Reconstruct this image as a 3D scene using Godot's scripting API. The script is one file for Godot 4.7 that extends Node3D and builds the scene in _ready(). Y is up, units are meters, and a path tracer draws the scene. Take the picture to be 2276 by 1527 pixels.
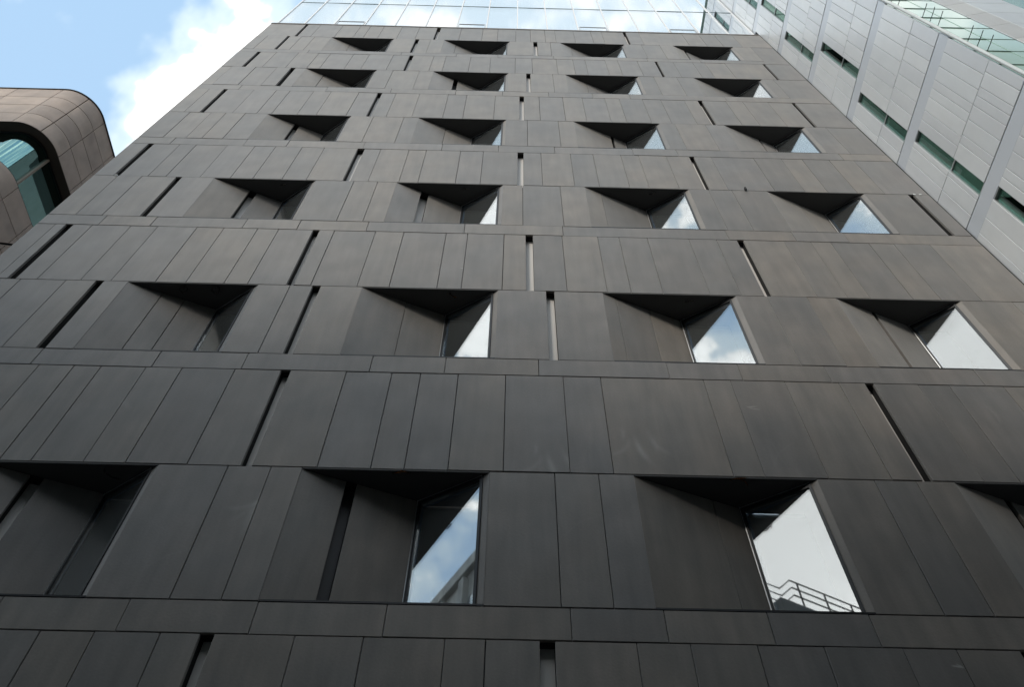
extends Node3D
# A dark panel-clad hotel front seen from the street, looking steeply up. x runs along the front, y up, z out of the front towards the street (front plane z = 0).

const EYE := Vector3(0.0, 1.6, 5.2)
const LEFT := -7.03
const RIGHT := 7.045
const APEX := Vector2(1.09, -0.41)          # plan of a window recess: where the slanted wall meets the glass
const COLS := [[-5.0, 1.70], [-1.935, 1.785], [1.225, 1.755], [4.30, 1.645]]
# per window row (lowest first) and column: [open joints, slits] along the slanted wall, metres from the recess's edge
const SLANT := [
	[[[], [0.43, 0.55]], [[], [0.41, 0.51]], [[0.80], []], [[], [0.55, 0.62]]],
	[[[0.42, 0.69], []], [[0.57], []], [[0.18, 0.64], []], [[], [0.52, 0.58]]],
	[[[], [0.555, 0.67]], [[], [0.405, 0.53]], [[0.29], []], [[0.59], []]],
	[[[], [0.52, 0.615]], [[0.55], []], [[], [0.78, 0.85]], [[], [0.755, 0.80]]],
	[[[0.41], []], [[], [0.48, 0.575]], [[0.52], []], [[0.47], []]],
	[[[0.49], []], [[0.32], []], [[0.30], []], [[], [0.315, 0.39]]]]
# panels that carry a chalk smear or a scratch: [x, y, cell of the mark sheet]
const MARKS := [[0.0, 6.2, 0], [-0.02, 4.9, 1], [-0.3, 7.2, 2], [0.62, 6.2, 0], [-3.3, 4.8, 3], [-3.9, 7.6, 4], [-3.6, 4.8, 5], [0.3, 7.9, 11], [2.8, 7.3, 7], [4.1, 6.2, 8], [1.7, 4.7, 9],
	[-3.0, 6.1, 4], [-2.4, 6.2, 10], [0.8, 9.3, 11], [-0.7, 10.9, 11], [4.3, 11.2, 7], [3.2, 4.7, 10], [-1.2, 7.8, 11], [1.3, 7.7, 9], [-4.9, 10.9, 6], [2.3, 9.4, 11], [5.2, 7.6, 7], [-2.2, 7.8, 5]]

var M := {}
var rng := RandomNumberGenerator.new()
var panel_mats := []
var marked_mats := []
var hotel: Node3D
var backing: SurfaceTool
var window_row := 0


func _ready() -> void:
	rng.seed = 4711
	_camera_and_light()
	_materials()
	_ground()
	_hotel()
	_white_building()
	_stone_building()
	_street_opposite()
	_small_things()


# ---------------------------------------------------------------- camera, sky, sun
func _camera_and_light() -> void:
	var cam := Camera3D.new()
	cam.name = "camera"
	cam.position = EYE
	cam.rotation_order = EULER_ORDER_YXZ
	cam.rotation_degrees = Vector3(55.2690, -0.4792, 0.9286)
	cam.fov = 48.1207
	cam.near = 0.1
	cam.far = 900.0
	cam.current = true
	add_child(cam)
	var sun := DirectionalLight3D.new()
	sun.name = "sun"
	sun.light_energy = 0.45
	sun.light_color = Color(1.0, 0.97, 0.92)
	sun.light_angular_distance = 12.0
	sun.shadow_enabled = true
	add_child(sun)
	sun.look_at_from_position(Vector3.ZERO, -SUN, Vector3.UP)
	var env := Environment.new()
	env.background_mode = Environment.BG_SKY
	var sky := Sky.new()
	var pano := PanoramaSkyMaterial.new()
	pano.panorama = ImageTexture.create_from_image(_sky_image())
	sky.sky_material = pano
	env.sky = sky
	env.tonemap_mode = Environment.TONE_MAPPER_LINEAR
	env.tonemap_exposure = 1.18
	env.sdfgi_enabled = true
	env.ssao_enabled = true
	env.ssil_enabled = true
	var we := WorldEnvironment.new()
	we.name = "world_environment"
	we.environment = env
	add_child(we)


const SUN := Vector3(-0.440, 0.450, 0.777)


func _sky_image() -> Image:
	# broken fair-weather cloud over blue, thickening and glowing round the veiled sun
	var w := 2048
	var h := 1024
	var big := FastNoiseLite.new()
	big.seed = 12
	big.noise_type = FastNoiseLite.TYPE_SIMPLEX_SMOOTH
	big.frequency = 1.0
	big.fractal_type = FastNoiseLite.FRACTAL_FBM
	big.fractal_octaves = 6
	big.fractal_gain = 0.56
	var img := Image.create(w, h, false, Image.FORMAT_RGBF)
	var heaps := [[Vector3(-0.365, 0.900, -0.24), 0.055, 0.24], [Vector3(-0.315, 0.925, -0.21), 0.055, 0.20], [Vector3(-0.405, 0.871, -0.275), 0.04, 0.30], [Vector3(-0.385, 0.872, -0.30), 0.05, 0.26], [Vector3(-0.435, 0.862, -0.262), 0.02, 0.22], [Vector3(-0.29, 0.938, -0.19), 0.03, 0.15],
		[Vector3(-0.50, 0.835, -0.20), 0.09, -1.3], [Vector3(-0.425, 0.885, -0.19), 0.045, -0.6], [Vector3(-0.47, 0.84, -0.28), 0.04, -0.5], [Vector3(-0.35, 0.92, -0.165), 0.035, -0.4], [Vector3(-0.53, 0.81, -0.25), 0.05, -0.6], [Vector3(-0.66, 0.63, 0.36), 0.12, -0.6], [Vector3(-0.33, 0.79, 0.52), 0.14, -0.25],
		[Vector3(-0.5, 0.82, 0.25), 0.12, 0.3], [Vector3(-0.2, 0.96, 0.2), 0.16, 0.30], [Vector3(0.05, 0.98, 0.2), 0.12, 0.22]]
	var up := SUN.normalized()
	for j in h:
		var th := (j + 0.5) / h * PI
		var sy := cos(th)
		var sr := sin(th)
		for i in w:
			if sy < -0.02:
				img.set_pixel(i, j, Color(0.16, 0.16, 0.16))
				continue
			var a := (i + 0.5) / w * TAU
			var d := Vector3(sin(a) * sr, sy, -cos(a) * sr)
			var low := pow(1.0 - maxf(sy, 0.0), 2.2)
			var blue := Vector3(0.39, 0.585, 0.82).lerp(Vector3(0.80, 0.90, 1.0), low)
			var s := maxf(d.dot(up), 0.0)
			var glow := pow(s, 14.0)
			var veil := pow(s, 400.0)
			var p := Vector3(d.x, d.z, 0.0) / (maxf(sy, 0.0) + 0.30)
			var n := big.get_noise_3d(p.x * 10.0 + 3.1, p.y * 10.0 - 7.4, 0.3)
			var f := n * 1.7 - 0.19
			for e in heaps:
				var q: float = (d - e[0]).length_squared() / (e[1] * e[1])
				if q < 6.0:
					f += e[2] * exp(-q)
			f = lerpf(f, 0.42 + 0.25 * n, smoothstep(0.86, 0.95, s))
			f = lerpf(f, 0.06 + 0.22 * n, smoothstep(0.93, 0.98, d.dot(Vector3(-0.03, 0.977, 0.21))))
			var cov := smoothstep(0.0, 0.20, f)
			var body := 1.30 + 0.25 * smoothstep(0.1, 0.4, f) - 0.62 * smoothstep(0.88, 0.96, s)
			var cloud := Vector3(1.0, 1.0, 0.985) * body * (1.0 + 0.35 * glow)
			blue = blue.lerp(Vector3(0.80, 0.93, 1.0), 0.8 * smoothstep(-0.95, 0.05, f))
			var c := blue.lerp(cloud, cov) + Vector3(1.0, 0.93, 0.80) * (0.12 * glow + 6.0 * veil)
			img.set_pixel(i, j, Color(c.x, c.y, c.z))
	return img


# ---------------------------------------------------------------- materials
func _noise(seed_: int, freq: float, oct: int, w: int, h: int) -> Image:
	var n := FastNoiseLite.new()
	n.seed = seed_
	n.frequency = freq
	n.fractal_octaves = oct
	n.noise_type = FastNoiseLite.TYPE_SIMPLEX_SMOOTH
	return n.get_seamless_image(w, h)


func _stone_textures(size: int, contrast: float, streak: float, tint: float, seed_: int, base := 0.80) -> Array:
	var blot := _noise(seed_, 0.006, 4, size, size).get_data()
	var soft := _noise(seed_ + 1, 0.003, 3, size, size).get_data()
	var fine := _noise(seed_ + 2, 0.13, 3, size, size).get_data()
	var line_img := _noise(seed_ + 3, 0.02, 4, size, size / 8)
	line_img.resize(size, size, Image.INTERPOLATE_CUBIC)
	var line := line_img.get_data()
	var col := PackedByteArray()
	var rough := PackedByteArray()
	col.resize(size * size * 3)
	rough.resize(size * size)
	for k in size * size:
		var b := blot[k] / 255.0 - 0.5
		var s := soft[k] / 255.0 - 0.5
		var g := fine[k] / 255.0 - 0.5
		var l := line[k] / 255.0 - 0.5
		var v := base + contrast * (0.30 * b + 0.25 * s + 0.16 * g) + streak * 0.30 * l
		var t := tint * s
		col[k * 3] = clampi(int(255.0 * (v + t)), 0, 255)
		col[k * 3 + 1] = clampi(int(255.0 * v), 0, 255)
		col[k * 3 + 2] = clampi(int(255.0 * (v - t)), 0, 255)
		rough[k] = clampi(int(255.0 * (0.74 - 0.25 * b * contrast + 0.06 * l)), 0, 255)
	var ci := Image.create_from_data(size, size, false, Image.FORMAT_RGB8, col)
	var ri := Image.create_from_data(size, size, false, Image.FORMAT_L8, rough)
	var gi := Image.create_from_data(size, size, false, Image.FORMAT_L8, fine)
	return [ImageTexture.create_from_image(ci), ImageTexture.create_from_image(ri), ImageTexture.create_from_image(gi)]


func _mark_sheet() -> Array:
	# four by four cells of chalk smears, scratches and dried drips; colour and mask
	var size := 1024
	var cell := 256
	var acc := PackedFloat32Array()
	acc.resize(size * size)
	var r := RandomNumberGenerator.new()
	r.seed = 99
	for c in 16:
		var ox := (c % 4) * cell
		var oy := (c / 4) * cell
		var strokes := 3 + r.randi() % 4
		for q in strokes:
			var p := Vector2(r.randf_range(60, 196), r.randf_range(50, 200))
			var ang := r.randf_range(0, TAU)
			var turn := r.randf_range(-0.015, 0.015)
			var wide := r.randf_range(1.0, 2.2)
			var force := r.randf_range(0.02, 0.05)
			var steps := r.randi_range(30, 130)
			match c:
				0:
					p = Vector2(r.randf_range(80, 150), r.randf_range(110, 150))
					ang = r.randf_range(-0.3, 0.5)
					wide = r.randf_range(0.8, 2.2)
					force = r.randf_range(1.0, 1.8)
					turn *= 0.3
					steps = r.randi_range(10, 30)
				1, 3, 5:
					p = Vector2(r.randf_range(60, 190), r.randf_range(40, 110))
					ang = PI / 2 + r.randf_range(-0.35, 0.35)
					wide = r.randf_range(4.0, 9.0)
					force = r.randf_range(0.05, 0.10)
					steps = r.randi_range(50, 120)
				4, 6, 11:
					wide = 2.2
					turn *= 0.4
					force = r.randf_range(0.03, 0.07)
					steps = 170
			for t in steps:
				p += Vector2(cos(ang), sin(ang)) * 1.2
				ang += turn + r.randf_range(-0.07, 0.07)
				var k := force * r.randf_range(0.35, 1.0) * sin(PI * (t + 0.5) / steps)
				var rad := int(wide * 2.0) + 1
				for yy in range(maxi(4, int(p.y) - rad), mini(251, int(p.y) + rad + 1)):
					for xx in range(maxi(4, int(p.x) - rad), mini(251, int(p.x) + rad + 1)):
						var e := (Vector2(xx, yy) - p).length_squared() / (wide * wide)
						if e < 4.0:
							var at := (oy + yy) * size + ox + xx
							acc[at] = minf(acc[at] + k * exp(-e) * 0.5, 1.0)
	var mask := PackedByteArray()
	mask.resize(size * size)
	for k in size * size:
		mask[k] = int(acc[k] * 200.0)
	var m := ImageTexture.create_from_image(Image.create_from_data(size, size, false, Image.FORMAT_L8, mask))
	var pale := Image.create(16, 16, false, Image.FORMAT_RGB8)
	pale.fill(Color(0.62, 0.62, 0.60))
	return [ImageTexture.create_from_image(pale), m]


func _mat(called: String, lin: Color, rough := 0.6, metal := 0.0) -> StandardMaterial3D:
	var m := StandardMaterial3D.new()
	m.resource_name = called
	m.albedo_color = lin.linear_to_srgb()
	m.roughness = rough
	m.metallic = metal
	M[called] = m
	return m


func _coated_glass(called: String, lin: Color, share: float) -> StandardMaterial3D:
	# solar-control glass: part mirror, part clear
	var m := _mat(called, lin, 0.015, 1.0)
	var white := Image.create(8, 8, false, Image.FORMAT_RGB8)
	white.fill(Color.WHITE)
	m.albedo_texture = ImageTexture.create_from_image(white)
	m.transparency = BaseMaterial3D.TRANSPARENCY_ALPHA
	m.albedo_color.a = share
	return m


func _materials() -> void:
	var st := _stone_textures(1024, 0.32, 0.56, 0.03, 21)
	var marks := _mark_sheet()
	var tones := [Color(0.130, 0.128, 0.124), Color(0.114, 0.115, 0.116), Color(0.146, 0.142, 0.135), Color(0.122, 0.124, 0.128), Color(0.138, 0.132, 0.123), Color(0.107, 0.108, 0.109)]
	for k in tones.size():
		var m := _mat("fibre_concrete", tones[k] * Color(1.72, 1.56, 1.42), 0.74)
		m.albedo_texture = st[0]
		m.roughness_texture = st[1]
		m.metallic_specular = 0.62
		m.rim_enabled = true
		m.rim = 0.9
		m.rim_tint = 0.0
		m.heightmap_enabled = true
		m.heightmap_texture = st[2]
		m.heightmap_scale = 0.05
		panel_mats.append(m)
		var mk: StandardMaterial3D = m.duplicate()
		mk.detail_enabled = true
		mk.detail_albedo = marks[0]
		mk.detail_mask = marks[1]
		mk.detail_uv_layer = BaseMaterial3D.DETAIL_UV_2
		mk.detail_blend_mode = BaseMaterial3D.BLEND_MODE_MIX
		marked_mats.append(mk)
	_mat("black_membrane", Color(0.012, 0.012, 0.013), 0.8)
	_mat("shade_toned_soffit", Color(0.05, 0.05, 0.05), 0.7)  # same concrete as the panels; the unlit underside is painted in as near-black
	_mat("dark_plate", Color(0.05, 0.05, 0.055), 0.5)
	_mat("slit_plate", Color(0.66, 0.635, 0.61), 0.5, 0.1)
	_mat("dark_aluminium", Color(0.03, 0.032, 0.035), 0.4, 0.6)
	_mat("bright_aluminium", Color(0.55, 0.56, 0.57), 0.35, 0.8)
	_mat("blue_film", Color(0.02, 0.10, 0.22), 0.5)
	_mat("room_plaster", Color(0.80, 0.83, 0.80), 0.9)
	_mat("white_powder_coat", Color(0.85, 0.86, 0.87), 0.4)
	_mat("teal_gasket", Color(0.03, 0.08, 0.085), 0.5)
	_mat("orange_wire", Color(0.35, 0.13, 0.03), 0.6)
	_mat("grey_wire", Color(0.16, 0.15, 0.12), 0.6)
	_mat("black_rubber", Color(0.015, 0.015, 0.015), 0.6)
	_mat("white_label", Color(0.75, 0.78, 0.78), 0.5)
	_coated_glass("window_glass", Color(0.84, 0.89, 0.91), 0.38)
	M.window_glass.metallic = 0.91   # a film of building dust
	_coated_glass("curtain_glass", Color(0.92, 0.95, 0.97), 0.80)
	_coated_glass("green_glass", Color(0.10, 0.26, 0.20), 0.45)
	_mat("pale_green_glass", Color(0.46, 0.66, 0.575), 0.12, 0.1)
	_coated_glass("teal_glass", Color(0.30, 0.52, 0.50), 0.60)
	_mat("pale_green_wall", Color(0.52, 0.72, 0.62), 0.8)
	_mat("green_gasket", Color(0.12, 0.20, 0.17), 0.5)
	_mat("pale_blind", Color(0.55, 0.58, 0.58), 0.9)
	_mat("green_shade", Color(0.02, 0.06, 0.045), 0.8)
	var wt := _stone_textures(512, 0.06, 0.06, 0.004, 51, 0.965)
	for k in 3:
		var m := _mat("white_panel", [Color(0.80, 0.83, 0.85), Color(0.765, 0.79, 0.815), Color(0.83, 0.855, 0.87)][k], 0.34, 0.35)
		m.albedo_texture = wt[0]
		M["white_panel_%d" % k] = m
	_mat("silver_channel", Color(0.62, 0.66, 0.71), 0.35, 0.3)
	_mat("coping_metal", Color(0.66, 0.70, 0.69), 0.3, 0.1)
	var gt := _stone_textures(512, 0.26, 0.1, 0.012, 71)
	for k in 3:
		var m := _mat("granite", [Color(0.76, 0.63, 0.55), Color(0.70, 0.58, 0.51), Color(0.81, 0.67, 0.58)][k], 0.8)
		m.albedo_texture = gt[0]
		M["granite_%d" % k] = m
	_mat("brown_soffit", Color(0.10, 0.075, 0.06), 0.7)
	_mat("tan_mullion", Color(0.26, 0.22, 0.18), 0.5)
	var ct := _stone_textures(512, 0.7, 0.6, 0.03, 91)
	var cm := _mat("pale_concrete", Color(0.72, 0.71, 0.66), 0.85)
	cm.albedo_texture = ct[0]
	var cd := _mat("grey_render", Color(0.24, 0.245, 0.24), 0.85)
	cd.albedo_texture = ct[0]
	var asphalt := _mat("asphalt", Color(0.05, 0.05, 0.05), 0.9)
	asphalt.albedo_texture = ct[0]
	asphalt.uv1_triplanar = true
	asphalt.uv1_world_triplanar = true
	asphalt.uv1_scale = Vector3(0.3, 0.3, 0.3)
	var paving := _mat("paving", Color(0.22, 0.21, 0.20), 0.85)
	paving.albedo_texture = ct[0]
	paving.uv1_triplanar = true
	paving.uv1_world_triplanar = true
	paving.uv1_scale = Vector3(0.5, 0.5, 0.5)


# ---------------------------------------------------------------- helpers
func begin() -> SurfaceTool:
	var st := SurfaceTool.new()
	st.begin(Mesh.PRIMITIVE_TRIANGLES)
	return st


func quad(st: SurfaceTool, a: Vector3, b: Vector3, c: Vector3, d: Vector3, ua := Vector2.ZERO, ub := Vector2.ZERO, uc := Vector2.ZERO, ud := Vector2.ZERO, n := Vector3.ZERO) -> void:
	# clockwise seen from outside
	if n == Vector3.ZERO:
		n = (c - a).cross(b - a).normalized()
	for k in [[a, ua], [b, ub], [c, uc], [a, ua], [c, uc], [d, ud]]:
		st.set_normal(n)
		st.set_uv(k[1])
		st.add_vertex(k[0])


func slab(st: SurfaceTool, p0: Vector2, p1: Vector2, y0: float, y1: float, thick: float, bevel := 0.004, off := Vector2.ZERO, tile := 4.0, mark := -1, mid := Vector2.ZERO) -> void:
	# an upright slab; its front runs from p0 to p1 in plan (x, z), seen with p0 at the left
	var len_ := p0.distance_to(p1)
	var t := (p1 - p0) / len_
	var n2 := Vector2(-t.y, t.x)
	var at := func(s: float, y: float, dep: float) -> Vector3:
		var q := p0 + t * s - n2 * dep
		return Vector3(q.x, y, q.y)
	var b := minf(bevel, minf(len_, y1 - y0) * 0.2)
	var uv := func(s: float, y: float) -> Vector2: return Vector2(s, -y) / tile + off
	var f := [at.call(b, y0 + b, 0.0), at.call(b, y1 - b, 0.0), at.call(len_ - b, y1 - b, 0.0), at.call(len_ - b, y0 + b, 0.0)]
	var e := [at.call(0.0, y0, b), at.call(0.0, y1, b), at.call(len_, y1, b), at.call(len_, y0, b)]
	var g := [at.call(0.0, y0, thick), at.call(0.0, y1, thick), at.call(len_, y1, thick), at.call(len_, y0, thick)]
	var u := [uv.call(0.0, y0), uv.call(0.0, y1), uv.call(len_, y1), uv.call(len_, y0)]
	if mark >= 0:
		# the mark keeps its own proportions in a square of 0.9 m at the slab's middle
		var o := Vector2(mark % 4, mark / 4) * 0.25
		for k in [[0, Vector2(0, 0)], [1, Vector2(0, 1)], [2, Vector2(1, 1)], [0, Vector2(0, 0)], [2, Vector2(1, 1)], [3, Vector2(1, 0)]]:
			var q: Vector2 = (k[1] * Vector2(len_, y1 - y0) - mid) / 1.1
			q = Vector2(clampf(q.x + 0.5, 0.02, 0.98), clampf(0.5 - q.y, 0.02, 0.98)) * 0.25 + o
			st.set_normal(Vector3(n2.x, 0, n2.y))
			st.set_uv(u[k[0]])
			st.set_uv2(q)
			st.add_vertex(f[k[0]])
		st.set_uv2(Vector2(0.002, 0.002))
	else:
		quad(st, f[0], f[1], f[2], f[3], u[0], u[1], u[2], u[3])
	for k in 4:
		var k2 := (k + 1) % 4
		if b > 0.0:
			quad(st, f[k], e[k], e[k2], f[k2], u[k], u[k], u[k2], u[k2])
		quad(st, e[k], g[k], g[k2], e[k2], u[k], u[k], u[k2], u[k2])
	quad(st, g[3], g[2], g[1], g[0], u[3], u[2], u[1], u[0])


func box(st: SurfaceTool, lo: Vector3, hi: Vector3) -> void:
	slab(st, Vector2(lo.x, hi.z), Vector2(hi.x, hi.z), lo.y, hi.y, hi.z - lo.z, 0.0)


func sheet(st: SurfaceTool, plan: Array, y0: float, y1: float, tile := 4.0) -> void:
	# a level sheet with a convex outline (x, z) given anticlockwise seen from above
	var c := Vector2.ZERO
	for p in plan:
		c += p / plan.size()
	for k in plan.size():
		var p: Vector2 = plan[k]
		var q: Vector2 = plan[(k + 1) % plan.size()]
		for level in [[y1, 1], [y0, -1]]:
			var y: float = level[0]
			var tri := [Vector3(c.x, y, c.y), Vector3(q.x, y, q.y), Vector3(p.x, y, p.y)]
			if level[1] < 0:
				tri.reverse()
			for v in tri:
				st.set_normal(Vector3(0, level[1], 0))
				st.set_uv(Vector2(v.x, v.z) / tile)
				st.add_vertex(v)
		quad(st, Vector3(p.x, y0, p.y), Vector3(p.x, y1, p.y), Vector3(q.x, y1, q.y), Vector3(q.x, y0, q.y))


func rod(st: SurfaceTool, pts: Array, r: float, sides := 6) -> void:
	var rings := []
	for k in pts.size():
		var t: Vector3 = (pts[mini(k + 1, pts.size() - 1)] - pts[maxi(k - 1, 0)]).normalized()
		var s := t.cross(Vector3(0.31, 0.9, 0.27)).normalized()
		var w := t.cross(s)
		var ring := []
		for i in sides:
			var a := TAU * i / sides
			ring.append([pts[k] + (s * cos(a) + w * sin(a)) * r, s * cos(a) + w * sin(a)])
		rings.append(ring)
	for k in pts.size() - 1:
		for i in sides:
			var i2 := (i + 1) % sides
			for v in [rings[k][i], rings[k][i2], rings[k + 1][i2], rings[k][i], rings[k + 1][i2], rings[k + 1][i]]:
				st.set_normal(v[1])
				st.add_vertex(v[0])
	for end in [[rings[0], -1], [rings[-1], 1]]:
		for i in range(1, sides - 1):
			var tri := [end[0][0][0], end[0][i][0], end[0][i + 1][0]]
			if end[1] < 0:
				tri.reverse()
			for v in tri:
				st.set_normal((pts[-1] - pts[0]).normalized() * end[1])
				st.add_vertex(v)


func where(n: Node) -> Vector3:
	# a node's place in the world; every parent here is only moved, never turned
	var p := Vector3.ZERO
	while n != self and n is Node3D:
		p += n.position
		n = n.get_parent()
	return p


func obj(called: String, st: SurfaceTool, m: Material, parent: Node = self) -> MeshInstance3D:
	# shapes are written in world metres; the mesh is commited relative to its middle
	var o := MeshInstance3D.new()
	o.name = called
	var raw := st.commit()
	var mid := raw.get_aabb().get_center()
	var moved := SurfaceTool.new()
	moved.append_from(raw, 0, Transform3D(Basis(), -mid))
	o.mesh = moved.commit()
	o.set_surface_override_material(0, m)
	parent.add_child(o, true)
	o.position = mid - where(parent)
	return o


func thing(called: String, label: String, category: String, at := Vector3.ZERO, group := "") -> Node3D:
	var o := Node3D.new()
	o.name = called
	add_child(o, true)
	o.position = at
	o.set_meta("label", label)
	o.set_meta("category", category)
	if group:
		o.set_meta("group", group)
	return o


func struct(o: Node3D, label := "") -> void:
	o.set_meta("kind", "structure")
	if label:
		o.set_meta("label", label)


func rand_off() -> Vector2:
	return Vector2(rng.randf(), rng.randf())


# ---------------------------------------------------------------- ground
func _ground() -> void:
	var st := begin()
	sheet(st, [Vector2(-300, 300), Vector2(300, 300), Vector2(300, -300), Vector2(-300, -300)], -0.5, 0.0)
	struct(obj("road", st, M.asphalt), "dark asphalt street in front of the dark hotel front")
	for k in 2:
		st = begin()
		var z0: float = [0.02, 8.0][k]
		var z1: float = [2.6, 10.95][k]
		sheet(st, [Vector2(-60, z1), Vector2(60, z1), Vector2(60, z0), Vector2(-60, z0)], 0.004, 0.13)
		struct(obj("pavement", st, M.paving), ["raised paving along the foot of the dark hotel front", "raised paving along the buildings facing the hotel"][k])


# ---------------------------------------------------------------- the dark hotel
func panel(called: String, p0: Vector2, p1: Vector2, y0: float, y1: float, parent: Node) -> void:
	var st := begin()
	var mark := -1
	var mid := Vector2.ZERO
	for m in MARKS:
		if p0.x < m[0] and m[0] < p1.x and y0 < m[1] and m[1] < y1 and y1 - y0 > 0.6:
			mark = m[2]
			mid = Vector2(m[0] - p0.x, m[1] - y0)
	var t := (p1 - p0).normalized()
	var n2 := Vector2(-t.y, t.x)
	var out := n2 * rng.randf_range(-0.004, 0.002)
	p0 += t * rng.randf_range(-0.0012, 0.0012)
	p1 += t * rng.randf_range(-0.0012, 0.0012)
	y0 += rng.randf_range(-0.0015, 0.0015)
	y1 += rng.randf_range(-0.0015, 0.0015)
	slab(st, p0 + out, p1 + out, y0, y1, 0.034, 0.003, rand_off(), 4.0, mark, mid)
	var k := rng.randi() % panel_mats.size()
	obj(called, st, marked_mats[k] if mark >= 0 else panel_mats[k], parent)


func _hotel() -> void:
	hotel = thing("dark_hotel_building", "dark grey concrete panel hotel front with angular recessed windows below a glass top", "building", Vector3(0, 0, 0))
	backing = begin()
	_row("P", 3.606, 5.136, [-3.50, -3.09, -2.59, -1.57, -1.05, -0.43, -0.12, 1.03, 1.44, 1.95, 2.46, 3.06, 3.47], [[-2.29, -2.18], [0.29, 0.41], [3.96, 4.16]])
	_row("S", 5.136, 5.435, [-3.94, -2.94, -1.93, -0.91, 0.54, 1.28, 2.10, 2.91], [])
	_row("W", 5.435, 6.950, [-2.64, -2.23, 0.47, 0.89, 3.53, 3.93], [])
	_row("P", 6.950, 8.479, [-5.22, -4.83, -4.53, -4.03, -3.63, -3.04, -1.80, -1.29, -0.97, -0.55, -0.02, 0.62, 1.04, 2.19, 2.49, 3.10, 3.71, 4.60, 4.95, 5.56], [[-2.53, -2.42], [4.00, 4.10]])
	_row("S", 8.479, 8.791, [-5.33, -3.98, -2.98, -1.55, -0.71, 0.35, 1.82, 2.64, 3.64, 5.37], [])
	_row("W", 8.791, 10.335, [-6.41, -5.82, -2.88, 3.39, 3.92, 6.63], [[-5.43, -5.32], [-2.59, -2.48], [0.48, 0.59]])
	_row("P", 10.335, 11.950, [-6.75, -6.21, -5.64, -5.24, -4.66, -4.26, -3.76, -3.45, -2.62, -2.01, -1.59, -0.96, -0.64, -0.10, 0.76, 1.29, 1.61, 2.03, 2.65, 3.06, 4.07, 4.47, 4.77, 5.34, 5.71, 6.25], [[-6.60, -6.49], [-2.94, -2.84], [0.22, 0.33], [3.37, 3.47]])
	_row("S", 11.950, 12.270, [-6.13, -5.37, -4.00, -3.19, -2.16, -0.70, 0.78, 3.26, 4.27, 5.06], [])
	_row("W", 12.270, 13.800, [-6.62, -6.22, -2.66, -2.26, 0.18, 0.81, 3.31, 3.71], [[-5.65, -5.55], [6.69, 6.79]])
	_row("P", 13.800, 15.307, [-6.13, -5.83, -5.26, -4.75, -4.37, -3.88, -3.47, -2.43, -1.91, -1.59, -0.96, -0.54, 0.52, 1.06, 1.48, 1.99, 2.32, 2.83, 3.66, 4.45, 4.96, 5.35, 5.85, 6.31], [[-6.71, -6.61], [-2.86, -2.73], [0.09, 0.20], [3.26, 3.35]])
	_row("S", 15.307, 15.644, [-6.33, -4.98, -4.19, -2.77, -1.32, -0.27, 0.78, 2.24, 3.07, 6.14], [])
	_row("W", 15.644, 17.119, [-6.58, -6.15, -5.85, -5.46, -2.85, -2.23, 0.28, 0.91, 3.29, 3.91, 6.38], [])
	_row("P", 17.119, 18.705, [-6.71, -5.73, -5.24, -4.94, -4.42, -4.03, -3.42, -2.60, -2.08, -1.45, -1.04, -0.41, 0.55, 1.07, 1.50, 2.00, 2.32, 2.83, 3.24, 3.76, 4.68, 5.05, 5.61], [[-6.40, -6.31], [-3.01, -2.91], [0.12, 0.22], [4.06, 4.16], [6.14, 6.22]])
	_row("S", 18.705, 19.041, [-6.09, -4.17, -2.74, -1.30, -0.26, 0.77, 1.75, 2.58, 4.72], [])
	_row("W", 19.041, 20.506, [-6.77, -6.20, -5.69, -2.91, -2.28, 0.91, 3.34, 3.89, 6.22], [[-5.36, -5.25], [0.28, 0.38]])
	_row("P", 20.506, 21.885, [-6.06, -5.50, -4.99, -4.69, -4.10, -3.70, -3.09, -2.06, -1.75, -1.12, -0.61, 0.01, 0.43, 1.05, 1.47, 1.78, 2.29, 2.61, 3.11, 4.03, 4.53, 4.84, 5.35], [[-6.55, -6.46], [-2.68, -2.58], [3.56, 3.63], [6.32, 6.39]])
	_row("S", 21.885, 22.174, [-5.29, -2.91, -1.50, -0.44, 0.99, 3.40, 4.76], [])
	_row("W", 22.174, 23.581, [-6.74, -5.82, -5.46, -2.30, 0.95, 3.44, 3.94, 6.43], [[-6.21, -6.13], [-2.72, -2.62], [0.49, 0.60]])
	_row("P", 23.581, 24.987, [-5.59, -4.95, -4.44, -4.16, -3.77, -3.25, -2.75, -1.55, -0.93, -0.50, 0.01, 0.42, 0.83, 1.12, 1.65, 2.15, 2.46, 3.53, 4.78, 5.26, 5.71, 6.22], [[-6.03, -5.95], [-2.25, -2.14], [3.08, 3.17]])
	obj("backing_wall", backing, M.black_membrane, hotel)
	# plain foot of the front, below the picture
	var st := begin()
	for k in 9:
		slab(st, Vector2(LEFT + k * 1.564, -0.002), Vector2(LEFT + k * 1.564 + 1.556, -0.002), 0.0, 3.596, 0.4, 0.004, rand_off())
	obj("plinth", st, panel_mats[1], hotel)
	# coping strip under the glass
	for k in 6:
		st = begin()
		var w := (RIGHT - LEFT) / 6.0
		slab(st, Vector2(LEFT + k * w, 0.012), Vector2(LEFT + (k + 1) * w - 0.006, 0.012), 24.991, 25.062, 0.5, 0.004, rand_off())
		obj("coping", st, panel_mats[k % 3], hotel)
	# return walls, back and roof
	st = begin()
	slab(st, Vector2(LEFT + 0.004, -14.0), Vector2(LEFT + 0.004, -0.04), 0.0, 25.0, 0.3, 0.0)
	obj("side_wall", st, panel_mats[3], hotel)
	st = begin()
	slab(st, Vector2(RIGHT - 0.01, -14.0), Vector2(LEFT, -14.0), 0.0, 32.4, 0.3, 0.0)
	obj("rear_wall", st, panel_mats[3], hotel)
	st = begin()
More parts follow.
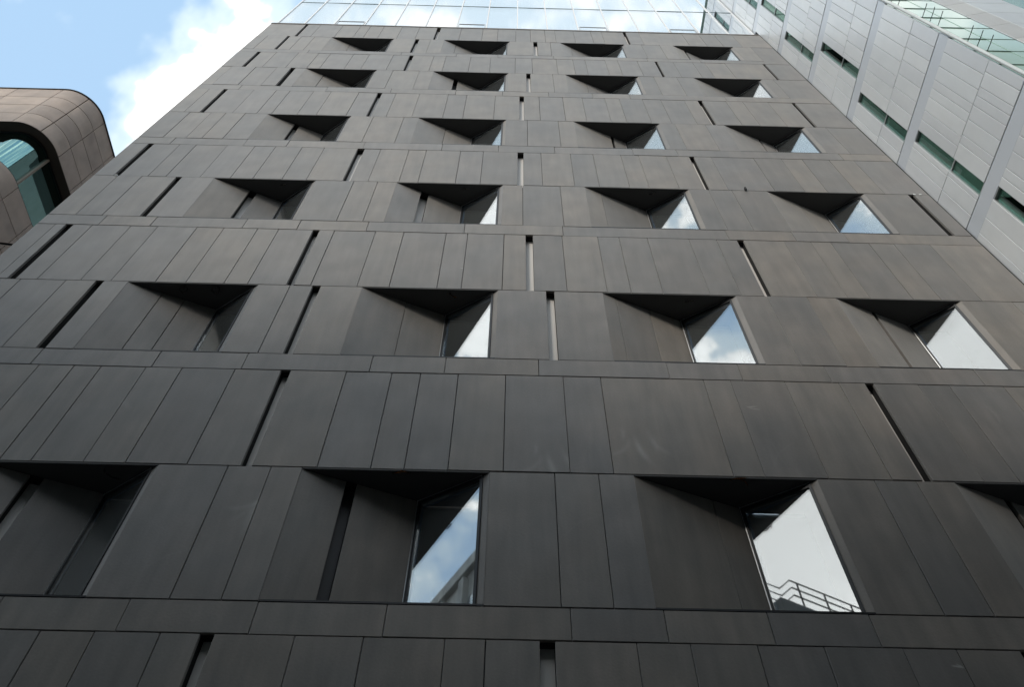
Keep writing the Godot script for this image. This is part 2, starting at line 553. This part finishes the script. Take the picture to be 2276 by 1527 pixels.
	box(st, Vector3(LEFT - 0.02, 32.2, -14.0), Vector3(RIGHT - 0.012, 32.6, -0.06))
	obj("roof", st, M.white_powder_coat, hotel)
	_curtain_wall()


func _row(kind: String, y0: float, y1: float, joints: Array, slits: Array) -> void:
	var holes := []
	for s in slits:
		holes.append([s[0], s[1]])
	if kind == "W":
		for c in COLS:
			holes.append([c[0], c[0] + c[1]])
	holes.sort_custom(func(a, b): return a[0] < b[0])
	holes.append([RIGHT, RIGHT])
	var x := LEFT
	var gap := 0.0038
	for h in holes:
		if h[0] - x > 0.03:
			box(backing, Vector3(x + 0.004, y0, -0.5), Vector3(h[0] - 0.004, y1, -0.046))
			var cuts := [x]
			for j in joints:
				if x < j and j < h[0]:
					cuts.append(j)
			cuts.append(h[0])
			for k in cuts.size() - 1:
				var a: float = cuts[k] + (gap if k > 0 else 0.0)
				var b: float = cuts[k + 1] - (gap if k < cuts.size() - 2 else 0.0)
				panel("sill_course_panel" if kind == "S" else "facade_panel", Vector2(a, 0), Vector2(b, 0), y0 + 0.005, y1 - 0.005, hotel)
		x = h[1]
	for s in slits:
		var st := begin()
		slab(st, Vector2(s[0] + 0.001, -0.112), Vector2(s[1] - 0.001, -0.112), y0, y1, 0.02, 0.0)
		obj("slit_plate", st, M.slit_plate, hotel)
		box(backing, Vector3(s[0] - 0.003, y0, -0.5), Vector3(s[1] + 0.003, y1, -0.147))
	if kind == "W":
		for c in 4:
			_bay(window_row, c, y0, y1)
		window_row += 1


func _bay(r: int, c: int, y0: float, y1: float) -> void:
	var ul: float = COLS[c][0]
	var ur: float = ul + COLS[c][1]
	var a := Vector2(ul, -0.002)
	var apex := Vector2(ul + APEX.x, APEX.y)
	var g := Vector2(ur - 0.06, -0.040)
	var b := Vector2(ur, -0.002)
	var lo := y0 + 0.020
	var hi := y1 - 0.020
	var t := (g - apex).normalized()
	var n2 := Vector2(-t.y, t.x)
	var glen := apex.distance_to(g)
	var on := func(s: float, dep: float) -> Vector2: return apex + t * s - n2 * dep
	# the frame carries the other pieces
	var st := begin()
	slab(st, on.call(0.0, -0.012), on.call(0.028, -0.012), lo, hi, 0.05, 0.002)
	slab(st, on.call(glen - 0.03, -0.012), on.call(glen, -0.012), lo, hi, 0.05, 0.002)
	slab(st, on.call(0.028, -0.012), on.call(glen - 0.03, -0.012), hi - 0.06, hi, 0.05, 0.002)
	slab(st, on.call(0.028, -0.012), on.call(glen - 0.03, -0.012), lo, lo + 0.03, 0.05, 0.002)
	var w := obj("window", st, M.dark_aluminium, hotel)
	st = begin()
	slab(st, on.call(0.029, 0.004), on.call(glen - 0.031, 0.004), lo + 0.031, hi - 0.061, 0.014, 0.0)
	obj("pane", st, M.window_glass, w)
	st = begin()
	slab(st, on.call(-0.002, -0.020), on.call(0.006, -0.020), lo, hi, 0.008, 0.0)
	slab(st, on.call(0.006, -0.018), on.call(glen - 0.004, -0.018), hi - 0.012, hi - 0.005, 0.006, 0.0)
	obj("edge_trim", st, M.bright_aluminium, w)
	if r < 3:
		st = begin()
		slab(st, on.call(0.030, 0.022), on.call(0.055, 0.022), lo + 0.04, hi - 0.10, 0.004, 0.0)
		slab(st, on.call(0.030, 0.022), on.call(glen - 0.05, 0.022), hi - 0.10, hi - 0.075, 0.004, 0.0)
		obj("protective_film", st, M.blue_film, w)
	# slanted wall
	var d := (apex - a).normalized()
	var m2 := Vector2(-d.y, d.x)
	var k := a.distance_to(apex) / APEX.x
	var spec: Array = SLANT[r][c]
	var stops := [[0.0, 0.0]]
	for j in spec[0]:
		stops.append([j * k - 0.004, j * k + 0.004])
	if spec[1].size():
		stops.append([spec[1][0] * k, spec[1][1] * k])
	var wall_len := a.distance_to(apex) - 0.004
	stops.append([wall_len, wall_len])
	for i in stops.size() - 1:
		panel("slanted_panel", a + d * stops[i][1], a + d * stops[i + 1][0], lo, hi, w)
	st = begin()
	var shell := a - m2 * 0.14
	slab(st, shell + d * 0.06, shell + d * (wall_len + 0.02), y0 + 0.001, y1 - 0.001, 0.03, 0.0)
	if spec[1].size():
		slab(st, a - m2 * 0.036 + d * 0.14, a - m2 * 0.036 + d * (spec[1][0] * k), lo, hi, 0.1, 0.0)
		slab(st, a - m2 * 0.036 + d * (spec[1][1] * k), a - m2 * 0.036 + d * wall_len, lo, hi, 0.1, 0.0)
	else:
		slab(st, a - m2 * 0.036 + d * 0.14, a - m2 * 0.036 + d * wall_len, lo, hi, 0.1, 0.0)
	obj("backing_wall", st, M.black_membrane, w)
	if spec[1].size():
		st = begin()
		slab(st, a - m2 * 0.125 + d * (spec[1][0] * k + 0.001), a - m2 * 0.125 + d * (spec[1][1] * k - 0.001), lo, hi, 0.012, 0.0)
		obj("slit_plate", st, M.slit_plate if [[0, 0], [2, 0], [2, 1], [3, 0]].has([r, c]) else M.dark_plate, w)
	# soffit, sill, reveal
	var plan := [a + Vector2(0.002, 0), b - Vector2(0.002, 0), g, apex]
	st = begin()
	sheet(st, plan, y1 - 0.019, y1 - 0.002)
	obj("soffit", st, M.shade_toned_soffit, w)
	st = begin()
	sheet(st, plan, y0 + 0.002, y0 + 0.019)
	obj("sill", st, M.dark_aluminium, w)
	st = begin()
	slab(st, g, b - Vector2(0.001, 0), lo, hi, 0.02, 0.001, rand_off())
	obj("reveal_panel", st, panel_mats[(r + c) % 6], w)
	# the room behind the glass
	st = begin()
	var x0 := ul + 0.2
	var x1 := ur + 0.7
	if c == 3:
		x1 = ur + 0.9
	slab(st, Vector2(x0, -2.2), Vector2(x1, -2.2), y0, y1, 0.05, 0.0)
	slab(st, Vector2(x0, -0.52), Vector2(x0, -2.2), y0, y1, 0.05, 0.0)
	slab(st, Vector2(x1, -2.2), Vector2(x1, -0.52), y0, y1, 0.05, 0.0)
	box(st, Vector3(x0, y1 - 0.04, -2.2), Vector3(x1, y1 - 0.001, -0.51))
	box(st, Vector3(x0, y0 + 0.001, -2.2), Vector3(x1, y0 + 0.04, -0.51))
	box(st, Vector3(x0 + 1.0, y0 + 0.05, -1.75), Vector3(x0 + 1.12, y1 - 0.05, -1.6))
	obj("room", st, M.room_plaster, w)
	# lighting cable ends left hanging from some soffits
	var z := -0.03
	var ends := []
	if r == 0 and c == 0:
		ends = [[[Vector3(ul + 1.18, y1 - 0.02, -0.05), Vector3(ul + 1.19, y1 - 0.07, -0.06), Vector3(ul + 1.26, y1 - 0.09, -0.10), Vector3(ul + 1.33, y1 - 0.08, -0.14)], "grey_wire"]]
	elif r == 0 and c == 1:
		ends = [[[Vector3(ul + 0.88, y1 - 0.019, z), Vector3(ul + 0.95, y1 - 0.03, 0.012), Vector3(ul + 1.02, y1 - 0.022, z)], "orange_wire"], [[Vector3(ul + 0.86, y1 - 0.019, -0.04), Vector3(ul + 0.92, y1 - 0.045, 0.0), Vector3(ul + 0.99, y1 - 0.028, 0.008)], "orange_wire"]]
	elif r == 0 and c == 2:
		ends = [[[Vector3(ul + 0.92, y1 - 0.019, z), Vector3(ul + 0.98, y1 - 0.03, 0.01), Vector3(ul + 1.07, y1 - 0.02, 0.004)], "orange_wire"], [[Vector3(ul + 0.98, y1 - 0.02, 0.0), Vector3(ul + 1.06, y1 - 0.05, -0.01), Vector3(ul + 1.08, y1 - 0.09, -0.03)], "orange_wire"]]
	elif r == 1 and c == 0:
		for q in 2:
			var loop := []
			for i in 11:
				var th := TAU * i / 10.0
				loop.append(Vector3(ul + 0.72 + q * 0.42 + 0.05 * cos(th), y1 - 0.05 + 0.022 * sin(th), -0.07 + 0.04 * sin(th)))
			ends.append([loop, "grey_wire"])
	elif r == 1 and c == 1:
		ends = [[[Vector3(ul + 1.14, y1 - 0.02, -0.06), Vector3(ul + 1.18, y1 - 0.07, -0.06), Vector3(ul + 1.24, y1 - 0.12, -0.06)], "orange_wire"], [[Vector3(ul + 1.15, y1 - 0.02, -0.05), Vector3(ul + 1.20, y1 - 0.10, -0.06), Vector3(ul + 1.21, y1 - 0.14, -0.06)], "grey_wire"]]
	elif (r == 1 and c == 2) or (r == 2 and c != 3) or (r == 5 and c == 2):
		ends = [[[Vector3(ul + 1.10, y1 - 0.02, -0.10), Vector3(ul + 1.14, y1 - 0.06, -0.08), Vector3(ul + 1.18, y1 - 0.05, -0.06), Vector3(ul + 1.20, y1 - 0.08, -0.06)], "grey_wire"]]
	for e in ends:
		st = begin()
		rod(st, e[0], 0.005, 5)
		obj("cable_end", st, M[e[1]], w)


func _curtain_wall() -> void:
	var xs := [-7.0, -6.19, -5.33, -4.44, -3.55, -2.65, -1.74, -0.86, 0.05, 0.94, 1.85, 2.75, 3.65, 4.55, 5.41, 6.27, 7.03]
	var zf := -0.10
	var ys := [25.065, 28.48, 31.9]
	for k in xs.size() - 1:
		for j in 2:
			var st := begin()
			var tilt := Vector2(rng.randf_range(-0.004, 0.004), rng.randf_range(-0.004, 0.004))
			slab(st, Vector2(xs[k] + 0.012, zf + tilt.x), Vector2(xs[k + 1] - 0.012, zf + tilt.y), ys[j] + 0.03, ys[j + 1] - 0.03, 0.024, 0.003)
			obj("glass_panel", st, M.curtain_glass, hotel)
	for k in xs.size():
		var st := begin()
		box(st, Vector3(xs[k] - 0.017 + (0.02 if k == 0 else 0.0) - (0.02 if k == xs.size() - 1 else 0.0), 25.064, zf - 0.06), Vector3(xs[k] + 0.017 + (0.02 if k == 0 else 0.0) - (0.02 if k == xs.size() - 1 else 0.0), 32.1, zf + 0.022))
		obj("mullion", st, M.white_powder_coat, hotel)
	for j in [1, 2]:
		for k in xs.size() - 1:
			var st := begin()
			box(st, Vector3(xs[k] + 0.019, ys[j] - 0.029, zf - 0.06), Vector3(xs[k + 1] - 0.019, ys[j] + 0.029, zf + 0.006))
			obj("transom", st, M.teal_gasket, hotel)
	for k in [2, 6, 10, 13]:
		var st := begin()
		var x0: float = xs[k] + 0.04
		var x1: float = xs[k + 1] - 0.04
		var y1 := 25.95
		slab(st, Vector2(x0, zf + 0.014), Vector2(x0 + 0.025, zf + 0.014), 25.10, y1, 0.012, 0.002)
		slab(st, Vector2(x1 - 0.025, zf + 0.014), Vector2(x1, zf + 0.014), 25.10, y1, 0.012, 0.002)
		slab(st, Vector2(x0 + 0.025, zf + 0.014), Vector2(x1 - 0.025, zf + 0.014), y1 - 0.03, y1, 0.012, 0.002)
		obj("vent_frame", st, M.bright_aluminium, hotel)
	var st := begin()
	slab(st, Vector2(LEFT + 0.05, -0.9), Vector2(RIGHT - 0.05, -0.9), 25.0, 32.1, 0.1, 0.0)
	slab(st, Vector2(LEFT + 0.03, -0.9), Vector2(LEFT + 0.03, -0.17), 25.07, 32.1, 0.1, 0.0)
	box(st, Vector3(LEFT + 0.05, 28.3, -0.89), Vector3(RIGHT - 0.05, 28.6, -0.2))
	obj("blind", st, M.pale_blind, hotel)


# ---------------------------------------------------------------- the white building on the right
func _white_building() -> void:
	var wx := 7.06
	var zend := 2.335
	var b := thing("white_clad_building", "white metal panel building with narrow slot windows meeting the dark front at a corner", "building", Vector3(wx + 3.0, 0, 0))
	var core := begin()
	box(core, Vector3(wx + 0.20, 0.0, -10.0), Vector3(wx + 6.0, 33.5, 2.0))
	obj("core_wall", core, M.green_shade, b)
	var slots := {-3: 0.62, -2: 0.50, -1: 0.65, 0: 0.55, 1: 0.41, 2: 0.765, 3: 0.40, 4: 0.72, 5: 0.50, 6: 0.3}
	for k in range(-4, 8):
		var y := 12.17 + 2.675 * k
		var zin := -0.01 if y < 25.3 else -1.2
		if y + 0.34 > 0:
			var st := begin()
			slab(st, Vector2(wx + 0.008, zin), Vector2(wx + 0.008, zend - 0.03), maxf(y, 0.0) + 0.004, y + 0.336, 0.05, 0.004, rand_off(), 2.0)
			obj("silver_band", st, M.silver_channel, b)
		for half in 2:
			var y0: float = y + [0.34, 1.33][half]
			var y1: float = y + [1.33, 2.675][half]
			zin = -0.01 if y0 < 24.9 else -1.2
			if y0 < 0.3 or y0 > 32.0:
				continue
			var win: float = slots.get(k, -9.0)
			var cuts := []
			var z := zend - 0.04
			while z > zin + 0.12:
				cuts.append(z)
				z -= rng.randf_range(0.215, 0.26) if rng.randf() < 0.8 else rng.randf_range(0.13, 0.17)
			cuts.append(zin)
			var fixed := []
			for q in cuts:
				if win < -5.0 or q > win + 0.21 + 0.07 or q < win - 0.07:
					fixed.append(q)
			if win > -5.0:
				fixed.append(win)
				fixed.append(win + 0.21)
			fixed.sort()
			for i in fixed.size() - 1:
				if win > -5.0 and absf(fixed[i] - win) < 0.001:
					continue
				var st := begin()
				var out := rng.randf_range(-0.0015, 0.0015)
				slab(st, Vector2(wx + out, fixed[i] + 0.0045), Vector2(wx + out, fixed[i + 1] - 0.0045), y0 + 0.005, y1 - 0.005, 0.03, 0.003, rand_off(), 2.0)
				obj("cladding_panel", st, M["white_panel_%d" % (rng.randi() % 3)], b)
		if slots.has(k) and y > 0:
			_slot(b, wx, slots[k], y + 0.345, y + 1.33, y + 2.67)
			if k == 5:
				_slot(b, wx, -0.09, y + 0.345, y + 1.33, y + 2.67)
		# sections of the rounded corner trim
		for half in 2:
			var y0: float = y + [0.0, 1.33][half]
			var y1: float = y + [1.33, 2.675][half]
			if y0 < 0:
				continue
			var st := begin()
			var pts := []
			for i in 9:
				var th := PI * i / 8.0
				pts.append(Vector2(wx + 0.01 - 0.030 * sin(th), zend + 0.012 - 0.030 * cos(th)))
			for i in 8:
				var p: Vector2 = pts[i]
				var q: Vector2 = pts[i + 1]
				slab(st, p, q, y0 + 0.003, y1 - 0.003, 0.008, 0.0)
			obj("corner_trim", st, M.coping_metal, b)
	_glazed_corner(b, wx, zend)


func _slot(b: Node3D, wx: float, z0: float, y0: float, ym: float, y1: float) -> void:
	var z1 := z0 + 0.21
	var st := begin()
	slab(st, Vector2(wx + 0.002, z0 - 0.001), Vector2(wx + 0.002, z0 + 0.010), y0, y1, 0.1, 0.002)
	slab(st, Vector2(wx + 0.016, z1 - 0.010), Vector2(wx + 0.016, z1 + 0.001), y0, y1, 0.1, 0.002)
	box(st, Vector3(wx + 0.012, y0, z0 + 0.01), Vector3(wx + 0.1, y0 + 0.012, z1 - 0.01))
	box(st, Vector3(wx + 0.012, y1 - 0.012, z0 + 0.01), Vector3(wx + 0.1, y1, z1 - 0.01))
	box(st, Vector3(wx + 0.03, ym - 0.012, z0 + 0.01), Vector3(wx + 0.1, ym + 0.012, z1 - 0.01))
	var w := obj("slot_window", st, M.bright_aluminium, b)
	for k in 2:
		st = begin()
		slab(st, Vector2(wx + 0.045, z0 + 0.011), Vector2(wx + 0.045, z1 - 0.011), [y0 + 0.013, ym + 0.013][k], [ym - 0.013, y1 - 0.013][k], 0.012, 0.0)
		obj("pane", st, M.green_glass, w)
	st = begin()
	slab(st, Vector2(wx + 0.085, z0 + 0.012), Vector2(wx + 0.085, z0 + 0.012 + rng.randf_range(0.02, 0.12)), y0 + 0.02 + rng.randf_range(0.0, 1.0), y1 - 0.02, 0.008, 0.0)
	obj("blind", st, M.pale_blind, w)


func _glazed_corner(b: Node3D, wx: float, zend: float) -> void:
	# beyond the corner trim: glazing facing the street, a white pier, then dark glass
	var zg := zend - 0.05
	var y := 8.6
	while y < 26.0:
		for j in 2:
			var st := begin()
			var x0: float = [wx + 0.05, wx + 0.62][j]
			var x1: float = [wx + 0.612, wx + 1.10][j]
			slab(st, Vector2(x0, zg + 0.006 * j), Vector2(x1, zg + 0.006 * j), y + 0.006, y + 0.774, 0.016, 0.002)
			obj("glass_shingle", st, M.pale_green_glass, b)
		var st := begin()
		box(st, Vector3(wx + 0.04, y - 0.006, zg - 0.05), Vector3(wx + 1.12, y + 0.005, zg + 0.012))
		obj("transom", st, M.green_gasket, b)
		y += 0.78
	for t in [16.09, 14.41, 17.77, 12.73, 19.45]:
		for k in 3:
			var st := begin()
			var yy: float = t - 0.31 * k
			rod(st, [Vector3(wx + 0.09, yy, zg + 0.012), Vector3(wx + 0.10, yy, zg + 0.17), Vector3(wx + 0.10, yy, zg + 0.30)], 0.006, 6)
			obj("bracket_rod", st, M.dark_aluminium, b)
	y = 8.12
	while y < 27.0:
		var st := begin()
		slab(st, Vector2(wx + 1.13, zg + 0.01), Vector2(wx + 1.50, zend + 0.03), y + 0.004, y + 0.846, 0.04, 0.004, rand_off(), 2.0)
		slab(st, Vector2(wx + 1.50, zend + 0.03), Vector2(wx + 2.38, zend + 0.03), y + 0.004, y + 0.846, 0.04, 0.004, rand_off(), 2.0)
		obj("pier_panel", st, M["white_panel_%d" % (rng.randi() % 3)], b)
		y += 0.85
	for k in 6:
		for j in 2:
			var st := begin()
			slab(st, Vector2(wx + 2.40 + j * 1.2, zg - 0.06), Vector2(wx + 3.585 + j * 1.2, zg - 0.06), 9.0 + 2.6 * k, 11.55 + 2.6 * k, 0.02, 0.002)
			obj("dark_glass_panel", st, M.green_glass, b)
	var st := begin()
	slab(st, Vector2(wx + 0.04, 2.02), Vector2(wx + 5.9, 2.02), 4.0, 30.0, 0.01, 0.0)
	obj("blind", st, M.pale_green_wall, b)


# ---------------------------------------------------------------- the rounded stone building on the left
const SX := -11.0
const SZ := -1.10
const SR := 0.76


func spath(s: float, inset: float) -> Array:
	# runs along the front (s < 0), round the corner (quarter circle) and back along the side; gives [point, outward normal]
	var arc := SR * PI / 2
	if s < 0.0:
		return [Vector2(SX - SR + s, SZ - inset), Vector2(0, 1)]
	if s > arc:
		return [Vector2(SX - inset, SZ - SR - (s - arc)), Vector2(1, 0)]
	var a := s / SR
	var n := Vector2(sin(a), cos(a))
	return [Vector2(SX - SR, SZ - SR) + n * (SR - inset), n]


func bent(st: SurfaceTool, s0: float, s1: float, y0: float, y1: float, inset: float, thick: float, bevel := 0.004, off := Vector2.ZERO) -> void:
	# a slab that follows the wall's path
	var arc := SR * PI / 2
	var cuts := [s0]
	for k in range(0, 13):
		var q := arc * k / 12.0
		if q > s0 + 0.001 and q < s1 - 0.001:
			cuts.append(q)
	cuts.append(s1)
	for k in cuts.size() - 1:
		var p := spath(cuts[k], inset)
		var q := spath(cuts[k + 1], inset)
		var pi := spath(cuts[k], inset + thick)
		var qi := spath(cuts[k + 1], inset + thick)
		var v := func(e: Array, y: float) -> Vector3: return Vector3(e[0].x, y, e[0].y)
		var uv := [Vector2(cuts[k], -y0) / 2.0 + off, Vector2(cuts[k], -y1) / 2.0 + off, Vector2(cuts[k + 1], -y1) / 2.0 + off, Vector2(cuts[k + 1], -y0) / 2.0 + off]
		var c := [v.call(p, y0), v.call(p, y1), v.call(q, y1), v.call(q, y0)]
		var n := [p[1], p[1], q[1], q[1]]
		for i in [0, 1, 2, 0, 2, 3]:
			st.set_normal(Vector3(n[i].x, 0, n[i].y))
			st.set_uv(uv[i])
			st.add_vertex(c[i])
		quad(st, v.call(qi, y0), v.call(qi, y1), v.call(pi, y1), v.call(pi, y0))
		quad(st, v.call(pi, y0), v.call(p, y0), v.call(q, y0), v.call(qi, y0), uv[0], uv[0], uv[3], uv[3])
		quad(st, v.call(p, y1), v.call(pi, y1), v.call(qi, y1), v.call(q, y1), uv[1], uv[1], uv[2], uv[2])
		if k == 0:
			quad(st, v.call(pi, y0), v.call(pi, y1), v.call(p, y1), v.call(p, y0))
		if k == cuts.size() - 2:
			quad(st, v.call(q, y0), v.call(q, y1), v.call(qi, y1), v.call(qi, y0))


func _stone_building() -> void:
	var b := thing("stone_clad_building", "brown granite building with a rounded corner and recessed ribbon windows beside the dark front", "building", Vector3(SX - 6.0, 0, SZ - 6.0))
	var arc := SR * PI / 2
	var joints := [-8.34, -7.16, -5.98, -4.80, -3.62, -2.44, -1.25, -0.07, arc * 0.5, arc + 0.10, arc + 0.99, arc + 1.88, arc + 2.77, arc + 3.66, arc + 4.55, arc + 5.44, arc + 6.3]
	var tops := [21.905, 17.60, 13.295, 8.99, 4.685]
	for f in tops.size():
		var top: float = tops[f]
		var course: float = [0.624, 0.645][mini(f, 1)]
		for c in 4:
			for k in joints.size() - 1:
				var st := begin()
				bent(st, joints[k] + 0.010, joints[k + 1] - 0.010, top - course * (c + 1) + 0.009, top - course * c - 0.009, rng.randf_range(-0.001, 0.001), 0.05, 0.004, rand_off())
				obj("granite_panel", st, M["granite_%d" % (rng.randi() % 3)], b)
		var low := top - course * 4
		var st := begin()
		bent(st, joints[0], joints[-1], low + 0.02, top - 0.004, 0.054, 0.05, 0.0)
		obj("backing_wall", st, M.black_membrane, b)
		st = begin()
		bent(st, joints[0], joints[-1], low + 0.002, low + 0.018, 0.01, 0.62, 0.0)
		obj("soffit", st, M.brown_soffit, b)
		# ribbon window under this spandrel
		var base: float = tops[f + 1] if f + 1 < tops.size() else 0.2
		st = begin()
		bent(st, joints[0], joints[-1], base + 0.005, base + 0.02, 0.01, 0.62, 0.0)
		bent(st, joints[0], joints[-1], low - 0.06, low, 0.24, 0.06, 0.0)
		bent(st, joints[0], joints[-1], base + 0.02, base + 0.08, 0.24, 0.06, 0.0)
		var w := obj("ribbon_window", st, M.dark_aluminium, b)
		var bars := [-8.3, -5.9, -3.5, -1.2, arc + 0.16, arc + 1.5, arc + 2.9, arc + 4.3, arc + 6.2]
		for k in bars.size() - 1:
			st = begin()
			bent(st, bars[k] + 0.02, bars[k + 1] - 0.02, base + 0.081, low - 0.061, 0.26, 0.02, 0.0)
			obj("pane", st, M.teal_glass, w)
			st = begin()
			bent(st, bars[k] - 0.025, bars[k] + 0.019, base + 0.08, low - 0.06, 0.20, 0.10, 0.0)
			obj("mullion", st, M.tan_mullion, w)
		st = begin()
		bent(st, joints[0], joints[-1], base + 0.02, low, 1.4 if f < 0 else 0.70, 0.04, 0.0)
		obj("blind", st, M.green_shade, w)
	var st := begin()
	bent(st, joints[0], joints[-1], 21.906, 21.935, -0.025, 0.6, 0.0)
	obj("parapet_flashing", st, M.dark_aluminium, b)
	st = begin()
	box(st, Vector3(SX - 8.9, 0.0, SZ - 6.8), Vector3(SX - 0.80, 21.90, SZ - 0.80))
	obj("core_wall", st, M.brown_soffit, b)


# ---------------------------------------------------------------- what the glass mirrors, across the street, plus an unseen tower added for shade
func _street_opposite() -> void:
	var a := thing("railed_roof_building", "grey rendered building with a steel railing round its flat roof across the street", "building", Vector3(-10.7, 0, 17))
	var st := begin()
	slab(st, Vector2(-6.95, 11.0), Vector2(-16.0, 11.0), 0.0, 16.2, 12.0, 0.0, Vector2.ZERO, 6.0)
	obj("wall", st, M.grey_render, a)
	for f in 4:
		for k in 4:
			st = begin()
			var x := -7.2 - 2.4 * k
			slab(st, Vector2(x, 10.99), Vector2(x - 1.3, 10.99), 2.4 + 3.0 * f, 4.1 + 3.0 * f, 0.05, 0.0)
			var w := obj("window", st, M.dark_aluminium, a)
			st = begin()
			slab(st, Vector2(x - 0.06, 10.975), Vector2(x - 1.24, 10.975), 2.46 + 3.0 * f, 4.04 + 3.0 * f, 0.012, 0.0)
			obj("pane", st, M.teal_glass, w)
	st = begin()
	for q in [0.4, 0.68, 0.95]:
		rod(st, [Vector3(-15.9, 16.2 + q, 11.1), Vector3(-7.5, 16.2 + q, 11.1), Vector3(-7.5, 16.2 + q, 11.75), Vector3(-7.05, 16.2 + q, 11.75), Vector3(-7.05, 16.2 + q, 22.9)], 0.025, 6)
	for k in 20:
		var x := -15.9 + k * 1.1
		var p := Vector3(x, 16.05, 11.1) if x < -7.4 else Vector3(-7.05, 16.05, 11.75 + (x + 7.4))
		rod(st, [p, p + Vector3(0, 1.1, 0)], 0.03, 6)
	obj("roof_railing", st, M.dark_aluminium, a)
	var c := thing("low_terrace_building", "long grey rendered terrace across the street, lower than the building with the railing", "building", Vector3(6, 0, 16))
	st = begin()
	slab(st, Vector2(22.0, 11.1), Vector2(-6.7, 11.1), 0.0, 14.2, 8.0, 0.0, Vector2.ZERO, 6.0)
	obj("wall", st, M.grey_render, c)
	for f in 4:
		for k in 9:
			st = begin()
			var x := 10.0 - 1.65 * k
			slab(st, Vector2(x, 11.09), Vector2(x - 0.9, 11.09), 2.0 + 2.9 * f, 3.7 + 2.9 * f, 0.05, 0.0)
			var w := obj("window", st, M.dark_aluminium, c)
			st = begin()
			slab(st, Vector2(x - 0.05, 11.075), Vector2(x - 0.85, 11.075), 2.05 + 2.9 * f, 3.65 + 2.9 * f, 0.012, 0.0)
			obj("pane", st, M.teal_glass, w)
	var t := thing("added_shading_tower", "unseen tall dark tower added across from the white panel building to shade the lower right", "building", Vector3(17, 0, 13))  # out of view, added to block sky light from the front's lower right
	st = begin()
	slab(st, Vector2(26.0, 6.9), Vector2(9.2, 6.9), 0.0, 34.0, 12.0, 0.0, Vector2.ZERO, 6.0)
	obj("wall", st, M.brown_soffit, t)
	for f in 9:
		for k in 5:
			st = begin()
			var x := 25.0 - 2.7 * k
			slab(st, Vector2(x, 6.89), Vector2(x - 1.5, 6.89), 3.0 + 3.3 * f, 5.0 + 3.3 * f, 0.05, 0.0)
			obj("window", st, M.teal_glass, t)
	var b := thing("pale_office_building", "pale concrete office block with deep cornice and square windows across the street", "building", Vector3(-32, 0, 15))
	st = begin()
	slab(st, Vector2(-16.6, 11.3), Vector2(-46.0, 11.3), 0.0, 26.4, 9.0, 0.0, Vector2.ZERO, 6.0)
	obj("wall", st, M.pale_concrete, b)
	st = begin()
	slab(st, Vector2(-16.5, 11.0), Vector2(-46.1, 11.0), 26.1, 26.75, 0.7, 0.02, Vector2.ZERO, 6.0)
	obj("cornice", st, M.pale_concrete, b)
	for k in 13:
		st = begin()
		var x := -16.6 - k * 2.2
		slab(st, Vector2(x, 11.0), Vector2(x - 0.5, 11.0), 0.0, 25.9, 0.3, 0.02, Vector2.ZERO, 6.0)
		obj("pilaster", st, M.pale_concrete, b)
		if k == 12:
			continue
		for f in 6:
			st = begin()
			slab(st, Vector2(x - 0.65, 11.25), Vector2(x - 2.05, 11.25), 3.2 + 3.75 * f, 5.9 + 3.75 * f, 0.05, 0.01)
			var w := obj("window", st, M.dark_aluminium, b)
			st = begin()
			slab(st, Vector2(x - 0.75, 11.23), Vector2(x - 1.95, 11.23), 3.3 + 3.75 * f, 5.8 + 3.75 * f, 0.012, 0.0)
			obj("pane", st, M.window_glass, w)


# ---------------------------------------------------------------- small things
func _small_things() -> void:
	var pts := [Vector3(-12.4, 14.3, -0.6), Vector3(-10.6, 13.35, -0.6), Vector3(-9.6, 12.85, -0.6), Vector3(-8.4, 12.52, -0.62), Vector3(-7.04, 12.3, -0.65)]
	var st := begin()
	rod(st, pts, 0.017, 6)
	var o := obj("overhead_cable", st, M.black_rubber)
	o.set_meta("label", "thin black cable sagging across the granite building's rounded window")
	o.set_meta("category", "cable")
	for p in [[Vector3(-6.66, 13.80, 0.0), Vector2(0.05, 0.03)], [Vector3(6.80, 13.79, 0.0), Vector2(0.04, 0.03)], [Vector3(6.90, 13.79, 0.0), Vector2(0.04, 0.03)]]:
		st = begin()
		var c: Vector3 = p[0]
		var h: Vector2 = p[1] * 0.5
		slab(st, Vector2(c.x - h.x, 0.012), Vector2(c.x + h.x, 0.012), c.y - h.y, c.y + h.y, 0.011, 0.004)
		obj("white_clip", st, M.white_label, hotel)
	st = begin()
	box(st, Vector3(3.93, 13.77, 0.003), Vector3(3.955, 13.86, 0.04))
	obj("black_hook", st, M.black_rubber, hotel)
